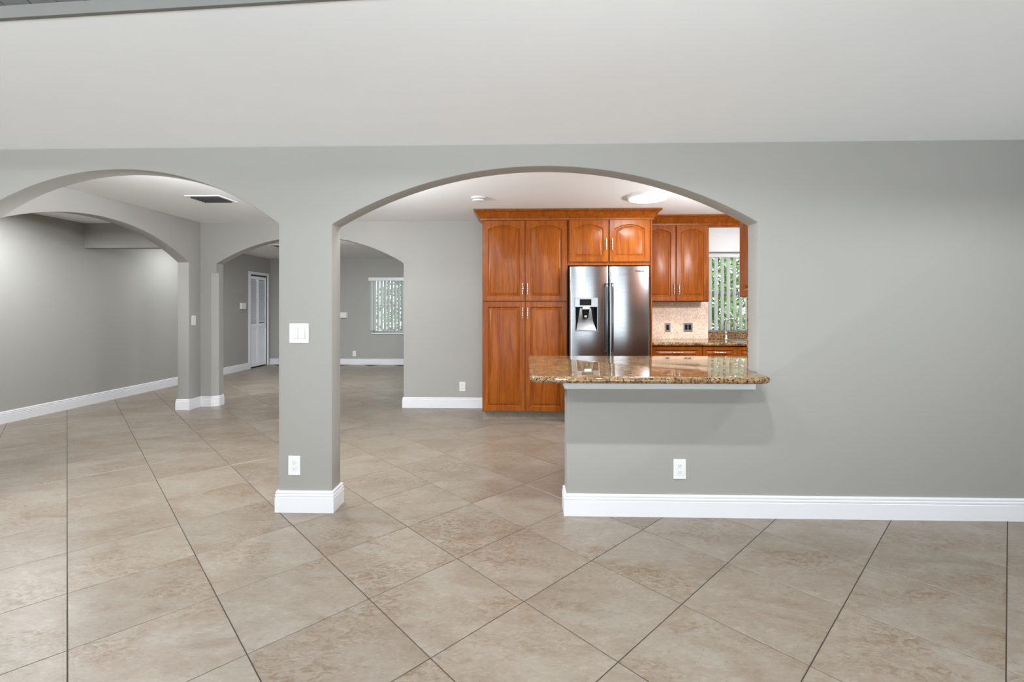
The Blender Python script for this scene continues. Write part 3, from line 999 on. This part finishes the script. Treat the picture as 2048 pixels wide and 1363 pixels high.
# slim side rails of the recess
for xa in (dx0 - 0.006, dx1 - 0.002):
    MB().box(xa, xa + 0.008, yo - 0.003, -0.002, z0 - 0.006, z1).build('side_rail', M['dispenser'], d_root, 0.002)
MB().box(dx0 - 0.006, dx1 + 0.006, yo - 0.003, -0.002, z0 - 0.012, z0).build('lower_lip', M['dispenser'], d_root, 0.002)
tcu = bpy.data.curves.new('lettering', 'FONT')
tcu.body = 'SAMSUNG'
tcu.size = 0.026
tcu.extrude = 0.0006
tcu.offset = 0.0007
tcu.align_x = 'CENTER'
tcu.materials.append(M['logo'])
tob = bpy.data.objects.new('lettering_outline', tcu)
tme = bpy.data.meshes.new_from_object(tob)
bpy.data.objects.remove(tob)
link('lettering', tme, fr, (1.296 - fxc, -0.0195, 1.712), (math.pi / 2, 0, 0.10))

# ------------------------------------------------------------------ bar counter on the low wall
def rounded_poly(pts, rad, n=10):
    out = []
    m_ = len(pts)
    for i in range(m_):
        p0, p1, p2 = Vector(pts[i - 1]), Vector(pts[i]), Vector(pts[(i + 1) % m_])
        r = rad[i]
        if r <= 0:
            out.append(tuple(p1))
            continue
        a, b = (p0 - p1).normalized(), (p2 - p1).normalized()
        q0, q1 = p1 + a * r, p1 + b * r
        for k in range(n + 1):
            t = k / n
            out.append(tuple(q0 * (1 - t) ** 2 + p1 * 2 * t * (1 - t) + q1 * t * t))
    return out
XB = 2.75
yb_ = 3.945
core = [(0.045, 2.748), (1.425, 2.748), (1.425, W1A - 0.001), (BA1 - 0.012, W1A - 0.001), (BA1 - 0.012, W1B + 0.0135), (XB, W1B + 0.0135), (XB, yb_), (0.045, yb_)]
rad = [0.10, 0.10, 0, 0, 0, 0, 0, 0.04]
outl = rounded_poly(core, rad)
# bullnose: rings offset outwards
def offset(poly, d):
    n = len(poly)
    out = []
    for i in range(n):
        p0, p1, p2 = Vector(poly[i - 1]), Vector(poly[i]), Vector(poly[(i + 1) % n])
        a, b = (p1 - p0), (p2 - p1)
        a, b = a.normalized(), b.normalized()
        na, nb_ = Vector((a.y, -a.x)), Vector((b.y, -b.x))
        m_ = na + nb_
        m_ = m_ / max(0.5, m_.dot(na))
        out.append((p1.x + m_.x * d, p1.y + m_.y * d))
    return out
prof = [(-0.004, 0.8695), (0.006, 0.871), (0.014, 0.8765), (0.0175, 0.8845), (0.018, 0.891), (0.0155, 0.8995), (0.009, 0.906), (0.0, 0.9085), (-0.006, 0.909)]
rings_ = []
for d_, z in prof:
    rr = []
    for (x, y), (xo, yo_) in zip(outl, offset(outl, d_)):
        if y > W1A - 0.03 and x > 0.3:      # edges against the wall and jamb stay put
            if y > W1B + 0.02 and abs(y - yb_) < 0.01 or x > XB - 0.01:
                rr.append((xo, yo_, z))
            elif abs(x - 1.425) < 0.01:
                rr.append((xo, y, z))
            else:
                rr.append((x, y, z))
        else:
            rr.append((xo, yo_, z))
    rings_.append(rr)
k = len(outl)
vs_ = [p_ for r in rings_ for p_ in r]
fs = [(i * k + a, i * k + (a + 1) % k, (i + 1) * k + (a + 1) % k, (i + 1) * k + a) for i in range(len(prof) - 1) for a in range(k)]
fs += [tuple(range(k - 1, -1, -1)), tuple((len(prof) - 1) * k + a for a in range(k))]
bar = MB().add(vs_, fs).build('bar_countertop', M['granite'], None, 0, 40)
tag(bar, 'polished brown granite bar top with rounded corners on the low wall', 'countertop')
# white support moulding under the bar top
UM = [(0, 0.800), (0.012, 0.800), (0.016, 0.806), (0.017, 0.826), (0.026, 0.846), (0.034, 0.866), (0, 0.866)]
o = MB().sweep([(HW, W1B - 0.02), (HW, W1A), (1.435, W1A)], UM).build('trim_2', M['trim'], None, 0, 30)
struct(o, 'white cove moulding beneath the granite bar top', 'trim')
# edge of the kitchen side backsplash on the back of the arched wall
o = MB().box(BA1 + 0.002, XB, W1B + 0.0005, W1B + 0.0125, 0.9095, 1.383).build('backsplash', M['granite'])
tag(o, 'brown granite backsplash on the kitchen side of the right jamb', 'backsplash')
# base cabinets carrying the bar top on the kitchen side
for i, (x0, x1, lab) in enumerate([(0.42, 0.95, 'cherry base cabinet at the open end of the bar'), (0.95, 1.60, 'cherry base cabinet in the middle of the bar'), (1.60, 2.70, 'cherry base cabinet at the wall end of the bar')]):
    b_ = thing('base_cabinet', lab, 'cabinet', (x0, W1B + 0.002, 0))
    w = x1 - x0
    MB().box(0.001, w - 0.001, 0, 0.77, 0.105, 0.866).build('body', CH, b_, 0.002)
    MB().box(0.001, w - 0.001, 0.69, 0.71, 0, 0.105).build('toe_kick', M['tile'], b_)
    for j in range(2):
        o = link('door', door_mesh('door', w / 2 - 0.004, 0.75, 0), b_, (w / 2 * (j + 1) - 0.002, 0.77, 0.108), (0, 0, math.pi))
        link('handle', PULL_V, o, (w / 2 - 0.04 if j == 1 else 0.036, -0.021, 0.62))

# ------------------------------------------------------------------ switches, outlets, small wall things
def place(root, pos, facing):
    root.location = pos
    root.rotation_euler = (0, 0, {'-y': 0, '+x': math.pi / 2, '-x': -math.pi / 2}[facing])
def plate_mesh(w, hh, mat, t=0.006):
    return MB().box(-w / 2, w / 2, -t, 0, -hh / 2, hh / 2).mesh('cover_plate', mat, 0.0025, None)
def outlet(label, pos, facing='-y', w=0.078, hh=0.124, group=None):
    r = thing('power_outlet', label, 'outlet', pos)
    place(r, pos, facing)
    link('cover_plate', plate_mesh(w, hh, M['plastic']), r)
    for z in (-0.0205, 0.0205):
        pts = rounded_poly([(-0.017, z - 0.0145), (0.017, z - 0.0145), (0.017, z + 0.0145), (-0.017, z + 0.0145)], [0.009] * 4, 5)
        rc = MB().prism_y(pts, -0.0085, -0.005).build('receptacle', M['plastic'], r)
        for x in (-0.0065, 0.0065):
            MB().box(x - 0.0011, x + 0.0011, -0.0092, -0.0084, z - 0.001, z + 0.008).build('slot', M['slot'], rc)
        MB().lathe([(0.0024, -0.0092), (0.0024, -0.0084)], 'y', 10, (0, 0, z - 0.0075)).build('slot', M['slot'], rc)
    MB().lathe([(0.0028, -0.0075), (0.0028, -0.0055)], 'y', 10).build('screw', M['plastic'], r)
    return r
def rocker(label, pos, facing='-y', n=2, w=0.126, hh=0.126):
    r = thing('light_switch', label, 'switch', pos)
    place(r, pos, facing)
    link('cover_plate', plate_mesh(w, hh, M['plastic']), r)
    for i in range(n):
        x = (i - (n - 1) / 2) * 0.046
        fr_ = MB().box(x - 0.0185, x + 0.0185, -0.0068, -0.0055, -0.036, 0.036).build('rocker_frame', M['alu'], r)
        MB().add([(x - 0.016, -0.0065, -0.033), (x + 0.016, -0.0065, -0.033), (x + 0.016, -0.0065, 0.033), (x - 0.016, -0.0065, 0.033),
                  (x - 0.016, -0.0125, -0.033), (x + 0.016, -0.0125, -0.033), (x + 0.016, -0.008, 0.033), (x - 0.016, -0.008, 0.033)],
                 [(0, 1, 2, 3), (7, 6, 5, 4), (0, 4, 5, 1), (1, 5, 6, 2), (2, 6, 7, 3), (3, 7, 4, 0)]).build('rocker', M['plastic'], r)
    return r
rocker('white double rocker switch plate on the pillar', (-1.450, W1A, 1.146))
outlet('white outlet low on the pillar below the switch', (-1.481, W1A, 0.298))
outlet('white outlet on the low wall under the bar top', (0.970, W1A, 0.298))
outlet('white outlet on the wall left of the pantry', (-0.819, W2A, 0.28))
rocker('white single rocker switch on the corner pier', (BXB, 6.00, 1.147), '+x', 1, 0.078, 0.124)
outlet('white outlet on the far wall below the blinds', (-3.93, YF, 0.256))

def metal_outlet(label, pos, n, w):
    r = thing('backsplash_outlet', label, 'outlet', pos)
    link('cover_plate', plate_mesh(w, 0.118, M['nickel']), r)
    for i in range(n):
        x = (i - (n - 1) / 2) * 0.046
        MB().box(x - 0.017, x + 0.017, -0.008, -0.005, -0.034, 0.034).build('receptacle', M['black'], r, 0.002)
    return r
metal_outlet('single dark outlet in a metal plate on the backsplash', (1.835, W2A - 0.018, 1.058), 1, 0.074)
metal_outlet('double dark switch in a metal plate on the backsplash', (2.095, W2A - 0.018, 1.060), 2, 0.118)

th = thing('thermostat', 'white square thermostat on the left wall beside the closet', 'thermostat')
place(th, (XL, 9.66, 1.345), '+x')
MB().box(-0.085, 0.085, -0.035, 0, -0.065, 0.065).build('housing', M['plastic'], th, 0.006)
MB().box(-0.05, 0.03, -0.0365, -0.034, 0.0, 0.04).build('display', M['vent'], th)
chm = thing('door_chime', 'white rectangular door chime box on the far wall', 'chime', (-4.22, YF, 1.135))
MB().box(-0.12, 0.12, -0.05, 0, -0.06, 0.06).build('cover', M['plastic'], chm, 0.006)
MB().box(-0.13, 0.13, -0.008, 0, -0.066, 0.066).build('back_plate', M['vent'], chm, 0.002)

# ------------------------------------------------------------------ ceiling things
# round led light in the kitchen
l = thing('ceiling_light', 'round white flush ceiling light glowing in the kitchen', 'lamp', (1.245, 4.81, ZC))
MB().lathe([(0.205, 0), (0.207, -0.012), (0.200, -0.022), (0.190, -0.024)], 'z', 48).build('rim', M['plastic'], l, 0, 40)
MB().lathe([(0.189, -0.020), (0.185, -0.029), (0.165, -0.033), (0.05, -0.035)], 'z', 48).build('diffuser', M['led'], l, 0, 60)
lamp('kitchen_lamp', l, P_KITCHEN, 0.36, (0, 0, -0.04))
# smoke detector
sd = thing('smoke_detector', 'small round white smoke detector on the kitchen ceiling', 'detector', (-0.478, 4.82, ZC))
MB().lathe([(0.074, 0), (0.074, -0.010), (0.066, -0.014)], 'z', 32).build('base', M['plastic'], sd, 0, 40)
MB().lathe([(0.062, -0.014), (0.062, -0.026), (0.056, -0.036), (0.03, -0.040), (0.005, -0.040)], 'z', 32).build('cover', M['plastic'], sd, 0, 40)
MB().lathe([(0.0635, -0.017), (0.0635, -0.023)], 'z', 32).build('vent_ring', M['slot'], sd, 0, 40)
# air vent with dark slats in the living area ceiling
av = thing('ceiling_vent', 'white rectangular air vent with dark louvres in the living ceiling', 'vent', (-3.25, 4.79, ZC))
vw, vd = 0.18, 0.15
mb = MB().box(-vw, vw, -vd, -vd + 0.03, -0.008, 0).box(-vw, vw, vd - 0.03, vd, -0.008, 0).box(-vw, -vw + 0.03, -vd + 0.03, vd - 0.03, -0.008, 0).box(vw - 0.03, vw, -vd + 0.03, vd - 0.03, -0.008, 0)
mb.build('frame', M['vent'], av, 0.002)
MB().box(-vw + 0.03, vw - 0.03, -vd + 0.03, vd - 0.03, -0.0015, 0).build('duct', M['black'], av)
for i in range(6):
    y = -vd + 0.05 + i * 0.04
    sgn = 1
    MB().add([(-vw + 0.03, y - 0.012, -0.002), (vw - 0.03, y - 0.012, -0.002), (vw - 0.03, y + 0.012 * sgn, -0.018), (-vw + 0.03, y + 0.012, -0.018),
              (-vw + 0.03, y - 0.010, -0.0015), (vw - 0.03, y - 0.010, -0.0015), (vw - 0.03, y + 0.014, -0.0175), (-vw + 0.03, y + 0.014, -0.0175)],
             [(0, 1, 2, 3), (7, 6, 5, 4), (0, 4, 5, 1), (1, 5, 6, 2), (2, 6, 7, 3), (3, 7, 4, 0)]).build('louvre', M['darksteel'], av)

def can(label, pos, power, tilt=0.0, size=0.06, spread=138, group=None, aim=0.0):
    r = thing('recessed_light', label, 'lamp', pos, 0, group)
    r.rotation_euler = (tilt, 0, 0)
    MB().lathe([(0.09, 0), (0.09, -0.006), (0.078, -0.009), (0.070, -0.003)], 'z', 32).build('trim_ring', M['plastic'], r, 0, 40)
    MB().lathe([(0.069, -0.001), (0.066, -0.005), (0.02, -0.006)], 'z', 32).build('lens', M['ledsoft'], r, 0, 40)
    lamp('recessed_lamp', r, power, size, (0, 0, -0.012 - 0.06 * abs(math.sin(aim))), rot=(aim, 0, 0), spread=spread)
    return r
for x in (-4.9, -3.05, -0.52, 0.70, 2.62):
    y = 1.66
    can('round recessed light in the plank ceiling above the arched wall', (x, y, zv(y) + 0.077), P_CAN, -ang, aim=ang + 0.12, group='recessed lights in the plank ceiling')
for (x, y, lab) in ((-5.2, 4.8, 'recessed ceiling light near the arched wall in the left passage'), (-5.25, 7.6, 'recessed ceiling light beyond the header in the left passage')):
    can(lab, (x, y, ZC), P_LIVING * (0.52 if y < 5 else 0.3), spread=172)
def globe(label, pos, power):
    r = thing('fill_globe', label, 'lamp', pos)
    MB().lathe([(0.055, 0), (0.055, -0.012), (0.02, -0.022), (0.014, -0.05)], 'z', 24).build('base', M['nickel'], r, 0, 40)
    MB().lathe([(0.02, -0.05)] + [(0.06 * math.sin(a), -0.108 + 0.06 * math.cos(a)) for a in [0.35 + 2.6 * i / 12 for i in range(13)]], 'z', 24).build('glass_globe', emissive('fill_globe_glow', (0.93, 0.97, 1.0), power * 7.1), r, 0, 60)
def pendant(label, pos, drop, power):
    r = thing('pendant_light', label, 'lamp', pos)
    MB().lathe([(0.06, 0), (0.06, -0.012), (0.015, -0.022)], 'z', 24).build('canopy', M['nickel'], r, 0, 40)
    MB().lathe([(0.004, -0.02), (0.004, -drop + 0.07)], 'z', 10).build('cord', M['black'], r)
    MB().lathe([(0.018, -drop + 0.075)] + [(0.07 * math.sin(a), -drop + 0.07 * math.cos(a)) for a in [0.3 + 2.7 * i / 12 for i in range(13)]], 'z', 24).build('glass_globe', emissive('lit_pendant_glass', (0.92, 0.965, 1.0), power * 5.2), r, 0, 60)
pendant('added glass globe fill pendant under the plank ceiling facing the narrow arch', (-3.3, 0.1, zv(0.1) + 0.074), 0.55, P_ROOM * 0.8)  # unseen lamp added to even out the light on the white slope
pendant('glass globe pendant lamp under the plank ceiling facing the pillar', (0.3, 0.2, zv(0.2) + 0.074), 0.55, P_ROOM)
pendant('added glass globe fill pendant hidden behind the pillar', (-1.75, 3.80, ZC), 0.46, P_FILL_PENDANT * 1.25)  # added lamp kept out of view, brightens the living area ceiling
pendant('added unseen glass globe fill pendant over the wall end of the bar', (2.25, 4.0, ZC), 0.5, P_FILL_PENDANT * 1.75)  # added out of view to brighten the kitchen ceiling
globe('added glass globe fill lamp of the living area hidden behind the narrow arch', (-2.75, 3.27, ZC), P_FILL_GLOBE * 3.6)  # unseen fill lamp added behind the header for the living area
globe('added glass globe fill lamp hidden behind the wide arch near the pillar', (-0.75, 3.30, ZC), P_FILL_GLOBE)  # unseen fill lamp added behind the header for the wall beyond
can('added unseen recessed fill light in the far room ceiling', (-3.3, 7.0, ZC), P_FAR_FILL, spread=140, aim=0.75)  # fill added above the sightline to lift the far room
fv_ = thing('ceiling_vent', 'small white vent in the far room ceiling', 'vent', (-4.45, 8.45, ZC))
MB().box(-0.15, 0.15, -0.15, 0.15, -0.010, 0).build('frame', M['vent'], fv_, 0.003)
for i in range(5):
    MB().box(-0.12, 0.12, -0.11 + i * 0.05, -0.085 + i * 0.05, -0.0125, -0.0095).build('louvre', M['darksteel'], fv_)

# ------------------------------------------------------------------ garden outside the windows
o = MB().box(-16, 16, YF + 0.6, 26, -0.25, -0.2).box(0.9, 16, W2B + 0.05, YF + 0.6, -0.25, -0.2).build('ground', M['grass'])
struct(o, 'green lawn outside behind the house', 'lawn')
def shrub(pos, rx, ry, hgt, n, label, seed):
    rnd = random.Random(seed)
    r = thing('garden_shrub', label, 'shrub', pos)
    vs_, fs = [], []
    for i in range(n):
        a, u_ = rnd.uniform(0, 6.283), rnd.uniform(0, 1)
        rr = math.sqrt(rnd.uniform(0.15, 1))
        z = hgt * (0.12 + 0.88 * u_)
        taper = math.sin(math.pi * (0.15 + 0.8 * u_)) ** 0.5
        c_ = Vector((rx * rr * taper * math.cos(a), ry * rr * taper * math.sin(a), z))
        d_ = Vector((rnd.gauss(0, 1), rnd.gauss(0, 1), rnd.gauss(0, 0.7))).normalized()
        s_ = d_.cross(Vector((rnd.gauss(0, 1), rnd.gauss(0, 1), rnd.gauss(0, 1)))).normalized()
        l_, w_ = rnd.uniform(0.05, 0.11), rnd.uniform(0.018, 0.035)
        k_ = len(vs_)
        vs_ += [c_ - d_ * l_, c_ + s_ * w_, c_ + d_ * l_, c_ - s_ * w_]
        fs.append((k_, k_ + 1, k_ + 2, k_ + 3))
    lf = MB().add(vs_, fs).build('foliage', M['leaf'], r)
    lf['kind'] = 'stuff'
    for k_ in range(3):
        a = k_ * 2.1
        MB().tube([(0, 0, 0.012), (rx * 0.2 * math.cos(a), ry * 0.2 * math.sin(a), hgt * 0.4), (rx * 0.45 * math.cos(a), ry * 0.45 * math.sin(a), hgt * 0.85)], [0.03, 0.02, 0.008], 7).build('stem', M['bark'], r)
    return r
shrub((2.75, 7.6, -0.2), 0.62, 0.6, 3.0, 3200, 'tall leafy green shrub outside the kitchen window', 1)
shrub((4.3, 8.3, -0.2), 0.85, 0.7, 3.4, 3600, 'leafy green shrub further right outside the kitchen window', 2)
shrub((-2.6, YF + 1.9, -0.2), 1.7, 0.6, 2.5, 3500, 'broad green shrub widened to block sky outside the far room window', 3)  # made large and close to block bright sky behind the blinds
